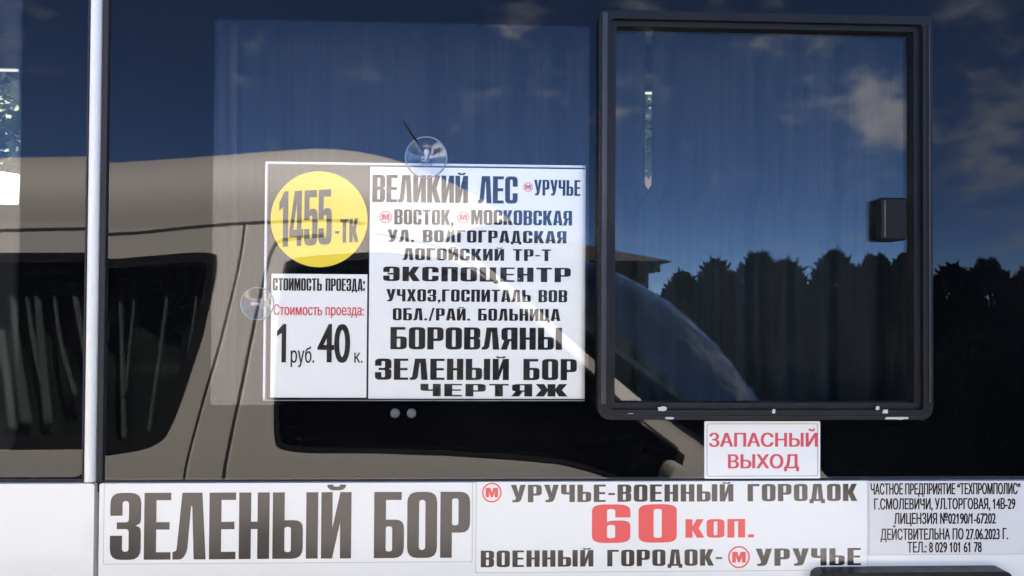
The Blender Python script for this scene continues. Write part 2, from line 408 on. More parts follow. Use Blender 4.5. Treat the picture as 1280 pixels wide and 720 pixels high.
# two bolt caps under the clear part of the pane
for px in (494, 514.5):
    p = at(px, 516.5); mb = MB(); lathe(mb, [(.0058, .0005), (.0058, -.0018), (.0045, -.003), (.0022, -.0034), (0, -.0035)], (p.x, 0, p.z), n=24)
    mb.build('bolt_cap', mat('grey bolt cap', (.10, .10, .105), .45, var=.4, vscale=200), bus, smooth=True, angle=40)
# black protective strip low on the side, wheels
mb = MB(); a, b = at(1018, 713, -.02), at(1260, 713, -.02)
plate(mb, [rrect(a.x, a.z - .06, b.x, a.z, .012)], -.03, SW + .001); mb.build('handle_cover', M['black'], bus, bevel=.006, seg=3)
def wheel(parent, x, y, r=.33, wd=.22, s=1):
    mb = MB(); lathe(mb, [(r*.62, 0), (r*.9, -.004*s), (r, .03*s), (r, (wd-.03)*s), (r*.9, wd*s), (r*.62, wd*s)], (x, y, r), n=40)
    t = mb.build('wheel', M['tyre'], parent, smooth=True, angle=40)
    mb = MB(); lathe(mb, [(r*.62, .01*s), (r*.58, .035*s), (r*.3, .03*s), (r*.14, .012*s), (0, .012*s)], (x, y, r), n=40)
    rr = mb.build('rim', M['rim'], parent, smooth=True, angle=40)
    rr.parent = t
for x in (-2.3, 1.5):
    wheel(bus, x, .02, .34); wheel(bus, x, 1.98, .34, s=-1)

# ------------------------------------------------------------------ curtains and rail inside the bus
def curtain(name, px_l, px_r, y, label, edge_r=None, edge_l=None, seed=0, hem=None, folds=22):
    """hanging sheet with folds from z 2.24 to just under the glass"""
    rn = random.Random(seed); z1, z0 = 2.24, BELT - .03
    xl, xr = at(px_l, 300, y).x, at(px_r, 300, y).x
    nx, nz_ = int((xr-xl)/.004), 26; ph = [rn.uniform(0, 6.28) for _ in range(4)]
    V = []; mats = []
    for j in range(nz_+1):
        z = z0 + (z1-z0)*j/nz_
        a = xl if edge_l is None else edge_l(z); b = xr if edge_r is None else edge_r(z)
        for i in range(nx+1):
            u = i/nx; x = a + (b-a)*u; q = u*(xr-xl)
            ff = math.sin(q*95 + 1.6*math.sin(q*13+ph[0]) + ph[1])*.55 + math.sin(q*41 + 2*math.sin(q*9+ph[2]))*.45
            V.append((x, y + .02*ff*(.75+.25*math.sin(z*5+ph[3]+q*4)), z))
    Fq = []; mi = []
    for j in range(nz_):
        for i in range(nx):
            Fq.append((j*(nx+1)+i, j*(nx+1)+i+1, (j+1)*(nx+1)+i+1, (j+1)*(nx+1)+i))
    mb = MB(); mb.add(V, Fq)
    o = mb.build(name, M['curtain'], smooth=True)
    sm = o.modifiers.new('thickness', 'SOLIDIFY'); sm.thickness = .0012
    return tag(o, label, 'curtain', 'curtains inside the minibus')
gx = at(806.5, 180, .09).x
def gap(z):                                        # lens-shaped parting between the two curtains
    t = (z - at(807, 262, .09).z)/(at(807, 60, .09).z - at(807, 262, .09).z)
    return max(0, min(1, t*6))*.0052 if 0 < t < 1.4 else -.02
c1 = curtain('curtain', 268, 806, .085, 'navy curtain behind the route board with a grey beige edge', edge_r=lambda z: gx - gap(z)*.9, seed=1)
c2 = curtain('curtain', 807, 1190, .085, 'navy curtain drawn behind the sliding window, right of the narrow gap', edge_l=lambda z: gx + gap(z)*.9 + .001, seed=5)
mb = MB(); hx = []
for j in range(14):
    z = BELT - .03 + (2.24 - BELT + .03)*j/13
    for i in range(9): hx.append((at(264, 300, .06).x + .033*i/8 + .002*math.sin(z*9), .060 + .006*math.sin(i*1.1 + z*2), z))
mb.add(hx, [(j*9+i, j*9+i+1, (j+1)*9+i+1, (j+1)*9+i) for j in range(13) for i in range(8)])
h = mb.build('curtain_edge', M['hem'], smooth=True); h.parent = c1
mb = MB(); tube(mb, [(BX0 + .1, .085, 2.25), (BX1 - .1, .085, 2.25)], .006); mb.build('curtain_rail', M['rim'], bus)
# far-side curtain whose edge is seen through the door pane
mb = MB(); V = []
for j in range(20):
    z = 1.90 + .56*j/19
    e = at(23.5, 200, 1.9).x + .012*math.sin((z-1.9)*3) - .02*max(0, z-2.2)*4
    for i in range(60): V.append((e + .5*i/59, 1.90 + .02*math.sin(i*.9), z))
mb.add(V, [(j*60+i, j*60+i+1, (j+1)*60+i+1, (j+1)*60+i) for j in range(19) for i in range(59)])
tag(mb.build('curtain', M['curtain'], smooth=True), 'navy curtain on the far side of the bus, its edge beside bright foliage', 'curtain', 'curtains inside the minibus')

# ================================================================== LETTERING
G = {}
def g(ch, w, *polys): G[ch] = (w, [rnd(p, 4) for p in polys])
def bx(x0, z0, x1, z1, r=0): return [(x0,z0,r),(x1,z0,r),(x1,z1,r),(x0,z1,r)]
g('О', 46, bx(0,0,46,100,16), bx(18,12,28,88,5)); G['0'] = G['О']
g('С', 46, [(46,62),(46,100,16),(0,100,16),(0,0,16),(46,0,16),(46,38),(28,38),(28,12,5),(18,12,5),(18,88,5),(28,88,5),(28,62)])
g('Э', 46, [(0,62),(0,100,16),(46,100,16),(46,0,16),(0,0,16),(0,38),(18,38),(18,12,5),(28,12,5),(28,45),(12,45),(12,56),(28,56),(28,88,5),(18,88,5),(18,62)])
g('З', 46, [(0,66),(0,100,16),(46,100,16),(46,54,8),(38,51),(46,48,8),(46,0,16),(0,0,16),(0,36),(18,36),(18,12,5),(28,12,5),(28,46,5),(10,46),(10,56),(28,56,5),(28,88,5),(18,88,5),(18,66)])
g('В', 46, [(0,0),(0,100),(46,100,16),(46,55,8),(40,51),(46,47,8),(46,0,16)], bx(18,57,28,90,4), bx(18,10,28,46,4))
g('Б', 46, [(0,0),(0,100),(42,100),(42,88),(18,88),(18,58),(46,58,13),(46,0,16)], bx(18,10,28,48,4))
g('Ь', 46, [(0,0),(0,100),(18,100),(18,58),(46,58,13),(46,0,16)], bx(18,10,28,48,4))
g('Ы', 69, [(0,0),(0,100),(18,100),(18,58),(46,58,13),(46,0,16)], bx(18,10,28,48,4), bx(51,0,69,100))
g('Р', 46, [(0,0),(0,100),(46,100,16),(46,38,16),(18,38),(18,0)], bx(18,49,28,90,4))
g('Я', 46, [(46,0),(46,100),(0,100,16),(0,47,10),(8,41),(-2,0),(16,0),(24,38),(28,38),(28,0)], bx(18,48,28,90,4))
g('Г', 40, [(0,0),(0,100),(40,100),(40,88),(18,88),(18,0)])
g('Е', 40, [(0,0),(0,100),(40,100),(40,89),(18,89),(18,56),(38,56),(38,45),(18,45),(18,11),(40,11),(40,0)])
g('Н', 46, [(0,0),(0,100),(18,100),(18,56),(28,56),(28,100),(46,100),(46,0),(28,0),(28,45),(18,45),(18,0)])
g('П', 46, [(0,0),(0,100),(46,100),(46,0),(28,0),(28,88),(18,88),(18,0)])
g('Л', 48, [(-2,0),(-2,11),(4,13,3),(12,100),(42,100),(48,0),(30,0),(27,80),(25,80),(20,12,8),(13,0,6)])
g('Д', 50, [(-1,-12),(-1,11),(5,11),(12,100),(39,100),(45,11),(51,11),(51,-12),(38,-12),(38,0),(12,0),(12,-12)], [(21,11),(25,82),(26.5,82),(30,11)])
g('А', 48, [(-1,0),(12,100),(37,100),(50,0),(32,0),(30,18),(19,18),(17,0)], [(20.5,28),(24,80),(25.5,80),(28.8,28)])
br = [(9,111.5),(18,111.5),(18,108.5,2),(28,108.5,2),(28,111.5),(37,111.5),(37,107,4),(31,103,3),(15,103,3),(9,107,4)]
iv = [(0,0),(0,100),(17,100),(17,45),(29,100),(46,100),(46,0),(29,0),(29,55),(17,0)]
g('И', 46, iv); g('Й', 46, iv, br)
g('К', 47, [(0,0),(0,100),(18,100),(18,60),(29,100),(47,100),(34,52),(49,0),(29,0),(18,42),(18,0)])
g('Ж', 72, [(27,0),(27,42),(19,0),(-1,0),(12,52),(0,100),(19,100),(27,60),(27,100),(45,100),(45,60),(53,100),(72,100),(60,52),(73,0),(53,0),(45,42),(45,0)])
g('М', 60, [(0,0),(0,100),(22,100),(30,50),(38,100),(60,100),(60,0),(44,0),(44,60),(34,0),(26,0),(16,60),(16,0)])
g('Т', 44, [(13,0),(13,88),(0,88),(0,100),(44,100),(44,88),(31,88),(31,0)])
g('У', 47, [(-1,100),(17,100),(24,55),(30,100),(48,100),(33,12,8),(26,0,10),(4,0),(4,12),(13,12,3),(16,24)])
g('Х', 47, [(-1,0),(13,51),(0,100),(19,100),(24,72),(29,100),(47,100),(34,51),(48,0),(29,0),(23.5,30),(18,0)])
g('Ц', 50, [(0,0),(0,100),(18,100),(18,12),(28,12),(28,100),(46,100),(46,11),(52,11),(52,-13),(40,-13),(40,0)])
g('Ч', 46, [(0,100),(18,100),(18,56,4),(28,56),(28,100),(46,100),(46,0),(28,0),(28,44),(0,44,14)])
g('6', 46, [(46,66),(46,100,16),(0,100,16),(0,0,16),(46,0,16),(46,58,13),(24,58,4),(18,54),(18,88,5),(28,88,5),(28,66)], bx(18,12,28,47,5))
g('1', 32, [(13,0),(13,72),(0,66),(0,80),(17,100),(31,100),(31,0)])
g('4', 48, [(26,0),(26,16),(0,16),(0,30),(18,100),(42,100),(42,30),(48,30),(48,16),(42,16),(42,0)], [(13,30),(26,80),(26,30)])
g('5', 46, [(0,46),(0,100),(43,100),(43,87),(17,87),(17,62),(23,66),(46,66,14),(46,0,16),(0,0,16),(0,30),(18,30),(18,12,5),(28,12,5),(28,54,5),(18,54,4),(18,46)])
g('-', 22, bx(0,40,22,51)); g('.', 15, bx(0,0,15,16)); g(',', 15, [(0,0),(0,16),(15,16),(15,0),(6,-14),(0,-14),(6,0)])
g(':', 16, bx(0,2,16,24), bx(0,58,16,80)); g('/', 30, [(0,-4),(20,104),(31,104),(11,-4)])
def block(mb, txt, x0, x1, z0, z1, y0, y1, space=26, sp=5, skew=0):
    """heavy block capitals fitted to a box"""
    cur = 0; items = []
    for ch in txt:
        if ch == ' ': cur += space; continue
        items.append((ch, cur)); cur += G[ch][0] + sp
    sx = (x1-x0)/(cur-sp); sz = (z1-z0)/100
    for ch, o in items:
        plate(mb, [[(x0 + (o+x)*sx, z0 + z*sz + skew*(x0+(o+x)*sx-x0)) for x, z in p] for p in G[ch][1]], y0, y1)
    return mb
def plain(mb, txt, x0, x1, z0, z1, y0, y1, off=0.0, ref=None, shear=0):
    """sans-serif text fitted to a box; z0 baseline, z1 cap height"""
    def mesh_of(s):
        cu = bpy.data.curves.new('lettering', 'FONT'); cu.body = s; cu.resolution_u = 4; cu.fill_mode = 'NONE'
        o = bpy.data.objects.new('lettering', cu); C.objects.link(o)
        dg = bpy.context.evaluated_depsgraph_get(); me = bpy.data.meshes.new_from_object(o.evaluated_get(dg))
        nx = {e.vertices[0]: e.vertices[1] for e in me.edges}; P = [tuple(q.co)[:2] for q in me.vertices]; loops = []; seen = set()
        for a0 in list(nx):
            if a0 in seen: continue
            lp = []; k = a0
            while k in nx and k not in seen: seen.add(k); lp.append(P[k]); k = nx[k]
            if len(lp) > 2: loops.append(lp)
        bpy.data.objects.remove(o); bpy.data.curves.remove(cu); bpy.data.meshes.remove(me)
        for lp in loops:                           # the font's figure one has no flag: give it one
            xs_ = [p[0] for p in lp]; ys_ = [p[1] for p in lp]; hh = max(ys_)
            if '1' in s and len(lp) == 4 and hh > .6 and min(ys_) < .01 and max(xs_)-min(xs_) < .13 and abs(sorted(xs_)[0]-sorted(xs_)[1]) < .001:
                a_, b_ = min(xs_), max(xs_); new = [(b_, hh), (a_ + .03, hh), (a_ - .13, hh - .13), (a_ - .13, hh - .22), (a_, hh - .12), (a_, 0), (b_, 0)]
                ar = sum(p[0]*q[1]-q[0]*p[1] for p, q in zip(lp, lp[1:]+lp[:1])); an = sum(p[0]*q[1]-q[0]*p[1] for p, q in zip(new, new[1:]+new[:1]))
                lp[:] = new if ar*an > 0 else new[::-1]
        return loops
    def wind(p, L_):
        w = 0
        for lp in L_:
            for (ax, ay), (bx_, by) in zip(lp, lp[1:] + lp[:1]):
                if (ay > p[1]) != (by > p[1]) and p[0] < (bx_-ax)*(p[1]-ay)/(by-ay) + ax: w += 1 if by > ay else -1
        return w
    loops = mesh_of(txt); vs = []; es = []
    for lp in loops:
        b = len(vs); vs += [Vector(p) for p in lp]; es += [(b+i, b+(i+1) % len(lp)) for i in range(len(lp))]
    cv, _, cf, _, _, _ = delaunay_2d_cdt(vs, es, [], 0, 1e-6)
    f = [tuple(q) for q in cf if wind(sum((cv[i] for i in q), Vector((0, 0)))/3, loops) != 0]
    v = [(p.x, p.y) for p in cv]; hv = [p for lp in mesh_of(ref or 'Н') for p in lp]
    H = max(q[1] for q in hv)
    a = min(q[0] for q in v); b = max(q[0] for q in v); n = len(v)
    P = [(x0 + (q[0]-a)/(b-a)*(x1-x0), z0 + q[1]/H*(z1-z0)) for q in v]
    V = [(x, y0, z) for x, z in P] + [(x, y1, z) for x, z in P]; cnt = {}
    for q in f:
        for i in range(len(q)): cnt[(q[i], q[(i+1) % len(q)])] = 1
    faces = f + [tuple(n+i for i in reversed(q)) for q in f] + [(p, q, q+n, p+n) for (p, q) in cnt if (q, p) not in cnt]
    w_ = off*(x1-x0)/max(1, len(txt))*2.2
    for k in ((0,) if not off else (-1, 0, 1)): mb.add([(x + k*w_, y - .00004*(k+1), z) for x, y, z in V], faces)
    return mb
def pxbox(x0, x1, yt, yb, Y):
    ym, xm = (yt+yb)/2, (x0+x1)/2
    return at(x0, ym, Y).x, at(x1, ym, Y).x, at(xm, yb, Y).z, at(xm, yt, Y).z
def metro(parent, cx, cy, r, Y, m, name='metro_symbol'):
    c = at(cx, cy, Y); rr = r/F*(1+Y); mb = MB()
    plate(mb, [circle(c.x, c.z, rr, 36), circle(c.x, c.z, rr*.87, 36)], Y, Y + .0005)
    block(mb, 'М', c.x - rr*.62, c.x + rr*.62, c.z - rr*.48, c.z + rr*.48, Y, Y + .0005)
    mb.build(name, m, parent)

# ------------------------------------------------------------------ stickers on the white side
def sticker(name, x0, x1, yt, yb, label, m, r=.002):
    a = pxbox(x0, x1, yt, yb, SW); mb = MB()
    o = empty(name, ((a[0]+a[1])/2, SW, a[2]), label, 'sticker')
    plate(mb, [rrect(a[0], a[2], a[1], a[3], r)], SW - .0007, SW + .0005); mb.build('vinyl_sheet', m, o)
    mb = MB(); e = .0009
    plate(mb, [rrect(a[0]-e, a[2]-e, a[1]+e, a[3], r), rrect(a[0]+.0002, a[2]+.0002, a[1]-.0002, a[3]-.0002, r)], SW - .0004, SW + .0005)
    mb.build('sheet_edge', mat('sticker edge', (.5, .5, .5), .5), o)
    return o
LY = SW - .0012
s = sticker('destination_sticker', 130.5, 590, 603.5, 703, 'wide white sticker reading ЗЕЛЕНЫЙ БОР in tall block letters', M['sticker'])
b = pxbox(137.6, 587.5, 615.5, 698.5, LY); mb = MB(); block(mb, 'ЗЕЛЕНЫЙ БОР', *b, LY, LY + .0006, space=30, sp=5); mb.build('lettering', M['ink'], s)
s = sticker('fare_sticker', 595.5, 1083.5, 601.5, 713.5, 'white fare sticker with a big red 60 between two lines of black words', M['sticker'])
for txt, q in (('УРУЧЬЕ-ВОЕННЫЙ ГОРОДОК', (639, 1071, 605.5, 627)), ('ВОЕННЫЙ ГОРОДОК-', (601, 902.6, 687.5, 708)), ('УРУЧЬЕ', (945, 1076, 685.5, 707))):
    mb = MB(); block(mb, txt, *pxbox(*q, LY), LY, LY + .0006, sp=9, space=40); mb.build('lettering', M['ink'], s)
mb = MB(); block(mb, '60', *pxbox(740, 846, 630.5, 678.5, LY), LY, LY + .0006, sp=10); block(mb, 'КОП.', *pxbox(857, 942.5, 649, 672, LY), LY, LY + .0006, sp=8); mb.build('red_fare', M['red'], s)
metro(s, 614.8, 615.8, 12.2, LY, M['red']); metro(s, 923.8, 696.5, 13.8, LY, M['red'])
s = sticker('licence_sticker', 1086.5, 1281.5, 601, 692.5, 'pale sticker with five lines of small narrow licence text, at the right', M['greyvinyl'])
for txt, q in (('ЧАСТНОЕ ПРЕДПРИЯТИЕ “ТЕХПРОМПОЛИС”', (1088.7, 1275.5, 604, 618)), ('Г.СМОЛЕВИЧИ, УЛ.ТОРГОВАЯ, 14В-29', (1093, 1269, 622.8, 636.6)), ('ЛИЦЕНЗИЯ №02190/1-67202', (1118, 1244.6, 641, 654.8)),
               ('ДЕЙСТВИТЕЛЬНА ПО 27.06.2023 Г.', (1101, 1260, 660.5, 674.5)), ('ТЕЛ.: 8 029 101 61 78', (1134.7, 1227, 677, 690.5))):
    mb = MB(); plain(mb, txt, *pxbox(*q, LY), LY, LY + .0006, off=.022); mb.build('lettering', M['ink'], s)
# exit sticker on the glass
EY = -.0009
a = pxbox(880.5, 1025.3, 526.5, 598.2, EY)
s = empty('exit_sticker', ((a[0]+a[1])/2, 0, a[2]), 'small white sticker with red words ЗАПАСНЫЙ ВЫХОД under the sliding window', 'sticker')
mb = MB(); plate(mb, [rrect(a[0], a[2], a[1], a[3], .002)], EY, -.0001); mb.build('vinyl_sheet', M['sticker'], s)
mb = MB(); plate(mb, [rrect(a[0]+.003, a[2]+.003, a[1]-.003, a[3]-.003, .004), rrect(a[0]+.0036, a[2]+.0036, a[1]-.0036, a[3]-.0036, .0035)], EY - .0005, EY + .0001); mb.build('border_line', mat('grey print', (.3, .27, .28), .4), s)
for txt, q in (('ЗАПАСНЫЙ', (886.7, 1021.4, 541, 558.3)), ('ВЫХОД', (910.6, 998, 567.8, 585.3))):
    mb = MB(); plain(mb, txt, *pxbox(*q, EY), EY - .0005, EY + .0001, off=.018); mb.build('lettering', mat('red print on glass', (.68, .05, .09), .3), s)

# ------------------------------------------------------------------ route board hung inside the glass
PY = .0150
a = pxbox(330.3, 731.5, 204.5, 501, PY)
board = empty('route_board', ((a[0]+a[1])/2, PY, a[2]), 'clear route board behind the glass with yellow disc and white destination list', 'sign')
mb = MB(); plate(mb, [rrect(*(a[0], a[2], a[1], a[3]), .002)], PY, PY + .003, mback=1); mb.build('acrylic_sheet', [M['acryl'], M['clear']], board)
mb = MB(); e = .0028; plate(mb, [rrect(a[0], a[2], a[1], a[3], .002), rrect(a[0]+e, a[2]+.0008, a[1], a[3]-e, .001)], PY - .0012, PY + .0032); mb.build('white_edge', M['edge'], board)
SY = PY - .0010
a2 = pxbox(461.5, 731.5, 210, 498.5, SY); mb = MB(); plate(mb, [rrect(a2[0], a2[2], a2[1], a2[3], .001)], SY, PY - .0001); mb.build('destination_sheet', M['paper'], board)
a3 = pxbox(338.5, 458.5, 342.5, 497, SY); mb = MB(); plate(mb, [rrect(a3[0], a3[2], a3[1], a3[3], .001)], SY, PY - .0001); mb.build('fare_sheet', M['paper'], board)
mb = MB(); c = at(399, 274, SY); plate(mb, [circle(c.x, c.z, .0596*(1+SY), 64)], SY, PY - .0001); disc = mb.build('number_disc', M['yellow'], board)
mb = MB(); q = at(399, 352, SY)
plate(mb, [rrect(a3[1] + .0006, a3[2], a2[0] - .0006, a2[3])], SY + .0002, PY - .0001)
plate(mb, [rrect(a[0] + .004, a[2] + .001, a[1], a3[2] - .0004)], SY + .0002, PY - .0001); mb.build('dark_tape', M['inkprint'], board)
TY = SY - .0006
for txt, q, sp in (('ВЕЛИКИЙ ЛЕС', (465.5, 647, 219.5, 253.5), 5), ('УРУЧЬЕ', (668, 725.5, 225, 244.5), 7), ('ВОСТОК,', (493, 567, 262, 280.8), 8), ('МОСКОВСКАЯ', (589, 715, 263, 281.3), 7),
                   ('УЛ. ВОЛГОГРАДСКАЯ', (484.7, 708, 288, 303.3), 9), ('ЛОГОЙСКИЙ ТР-Т', (504, 688.7, 311, 325.7), 9), ('ЭКСПОЦЕНТР', (479, 713.5, 334, 352), 8), ('УЧХОЗ,ГОСПИТАЛЬ ВОВ', (483, 709, 362, 377.3), 8),
                   ('ОБЛ./РАЙ. БОЛЬНИЦА', (491, 700, 385.7, 400.8), 8), ('БОРОВЛЯНЫ', (488, 702.5, 409.3, 437), 6), ('ЗЕЛЕНЫЙ БОР', (468.7, 721, 448.5, 475), 7), ('ЧЕРТЯЖ', (525.5, 709, 480, 495.5), 8)):
    mb = MB(); block(mb, txt, *pxbox(*q, TY), TY, TY + .0005, sp=sp, space=34); mb.build('lettering', M['inkprint'], board)
for cx, cy, r in ((660, 233.8, 5.8), (482, 271.3, 7.5), (579, 271.8, 7.5)): metro(board, cx, cy, r, TY, M['redprint'])
mb = MB(); block(mb, '1455', *pxbox(349, 414.5, 240, 309, TY), TY, TY + .0005, skew=.06, sp=4); block(mb, '-ТК', *pxbox(419, 447.5, 274.5, 304, TY), TY, TY + .0005, skew=.06, sp=5); mb.build('route_number', mat('dark grey print', (.045, .04, .035), .4), board)
mb = MB(); block(mb, 'СТОИМОСТЬ ПРОЕЗДА:', *pxbox(341, 456, 348, 363.5, TY), TY, TY + .0005, sp=6, space=30); mb.build('lettering', M['inkprint'], board)
mb = MB(); plain(mb, 'Стоимость проезда:', *pxbox(342, 454.5, 380.5, 394, TY), TY, TY + .0005, off=.016); mb.build('lettering', M['redprint'], board)
mb = MB()
q = pxbox(346, 357.5, 405, 453, TY)
sx_, sz_ = (q[1]-q[0])/11.5, (q[3]-q[2])/48
plate(mb, [[(q[0]+x*sx_, q[2]+z*sz_) for x, z in ((6, 0), (11.5, 0), (11.5, 48), (7.8, 48), (0, 39), (0, 32.5), (6, 37))]], TY, TY + .0005)
for txt, q, ref in (('руб.', (363.5, 392.6, 433, 453.3), 'Н'), ('40', (398, 436.5, 405, 453), '0'), ('к.', (443, 453.2, 436.5, 453.3), 'Н')):
    plain(mb, txt, *pxbox(*q, TY), TY, TY + .0005, off=.012 if ref == 'Н' else .028, ref=ref)
mb.build('fare_figures', M['inkprint'], board)
# suction cups between pane and board
def cup(px, py, r, ang):
    p = at(px, py, .010); o = bpy.data.objects.new('suction_cup', None); C.objects.link(o); o.parent = board
    mb = MB(); lathe(mb, [(r, .0045), (r*.9, .0052), (r*.55, .0075), (r*.34, .010), (.0001, .0105)], (p.x, 0, p.z), n=48); mb.build('cup_disc', M['cup'], o, smooth=True)
    mb = MB(); lathe(mb, [(r*1.0, .0043), (r*1.02, .0050), (r*.965, .0055), (r*.95, .0048), (r*1.0, .0043)], (p.x, 0, p.z), n=48); mb.build('cup_rim', M['cuprim'], o, smooth=True)
    mb = MB(); lathe(mb, [(0, .0062), (r*.20, .0064), (r*.30, .0085), (r*.42, .0125), (0.0001, .0128)], (p.x, 0, p.z), n=32)
    d = Vector((math.cos(ang), 0, math.sin(ang)))
    mb.build('cup_neck', M['cup'], o, smooth=True)
    mb = MB(); q = Vector((p.x, .0058, p.z)); tube(mb, [q - d*r*.12, q + d*r*.12, q + d*r*.24, q + d*r*.36, q + d*r*.42], [r*.05, r*.08, r*.13, r*.12, r*.03], 12); mb.build('cup_knob', M['knob'], o, smooth=True)
    return o
o = cup(533, 197.5, .0262, R(85)); cup(323, 379.5, .0205, R(180))
mb = MB(); tube(mb, [at(504, 151, -.002), at(509, 158.5, -.003), at(514, 167, -.0028), at(521, 176.5, -.0018)], [.0007, .0011, .0012, .0014], 8)
tag(mb.build('twig', M['latch'], smooth=True), 'thin dark twig stuck on the pane above the upper suction cup', 'twig')

# ================================================================== VANS
def lerp_tab(t, x):
    if x <= t[0][0]: return t[0][1]
    for (a, va), (b, vb) in zip(t, t[1:]):
        if x <= b: return va + (vb-va)*(x-a)/(b-a)
    return t[-1][1]
def smooth_line(pts, per=4):
    """points of a Catmull-Rom line"""
    out = []; n = len(pts)
    for i in range(n-1):
        p0, p1, p2, p3 = (Vector(pts[max(i-1, 0)]), Vector(pts[i]), Vector(pts[i+1]), Vector(pts[min(i+2, n-1)]))
        for k in range(per):
            t = k/per
            out.append(tuple(.5*((2*p1) + (-p0+p2)*t + (2*p0-5*p1+4*p2-p3)*t*t + (-p0+3*p1-3*p2+p3)*t**3)))
    out.append(tuple(pts[-1])); return out
VS = 1.30                       # distance of the van's side from the bus
def vp(px, py): p = at(px, py, VS); return (p.x, p.z)
def vpl(l): return [(*vp(q[0], q[1]), *(q[2:3])) for q in l]
NEAR = [(-3.45, 1.66), (-2.9, 1.745), (-2.3, 1.775), (-1.385, 1.80), (-1.07, 1.805), (-.72, 1.83), (-.51, 1.838), (-.33, 1.83), (-.19, 1.80), (-.06, 1.745), (.053, 1.655), (.156, 1.563),
        (.267, 1.462), (.40, 1.35), (.524, 1.255), (.64, 1.175), (.74, 1.09), (.86, .99), (1.02, .88), (1.16, .74), (1.22, .58)]
CEN = [(-3.60, 1.86), (-2.95, 2.04), (-2.35, 2.065), (-1.4, 2.085), (-1.07, 2.105), (-.70, 2.14), (-.48, 2.15), (-.25, 2.10), (.0, 1.985), (.30, 1.80), (.55, 1.70), (.70, 1.62),
       (.84, 1.52), (.98, 1.38), (1.12, 1.20), (1.22, 1.06), (1.31, .955), (1.43, .87), (1.56, .78), (1.64, .66), (1.66, .5)]
HW = .93
def inset(x, z):
    """how far the van's side leans in from its widest plane"""
    a = max(0, z - 1.12)*.13 + max(0, .62 - z)**2*.5
    return a + max(0, x - .35)**2*.20 + max(0, -2.9 - x)**2*.35
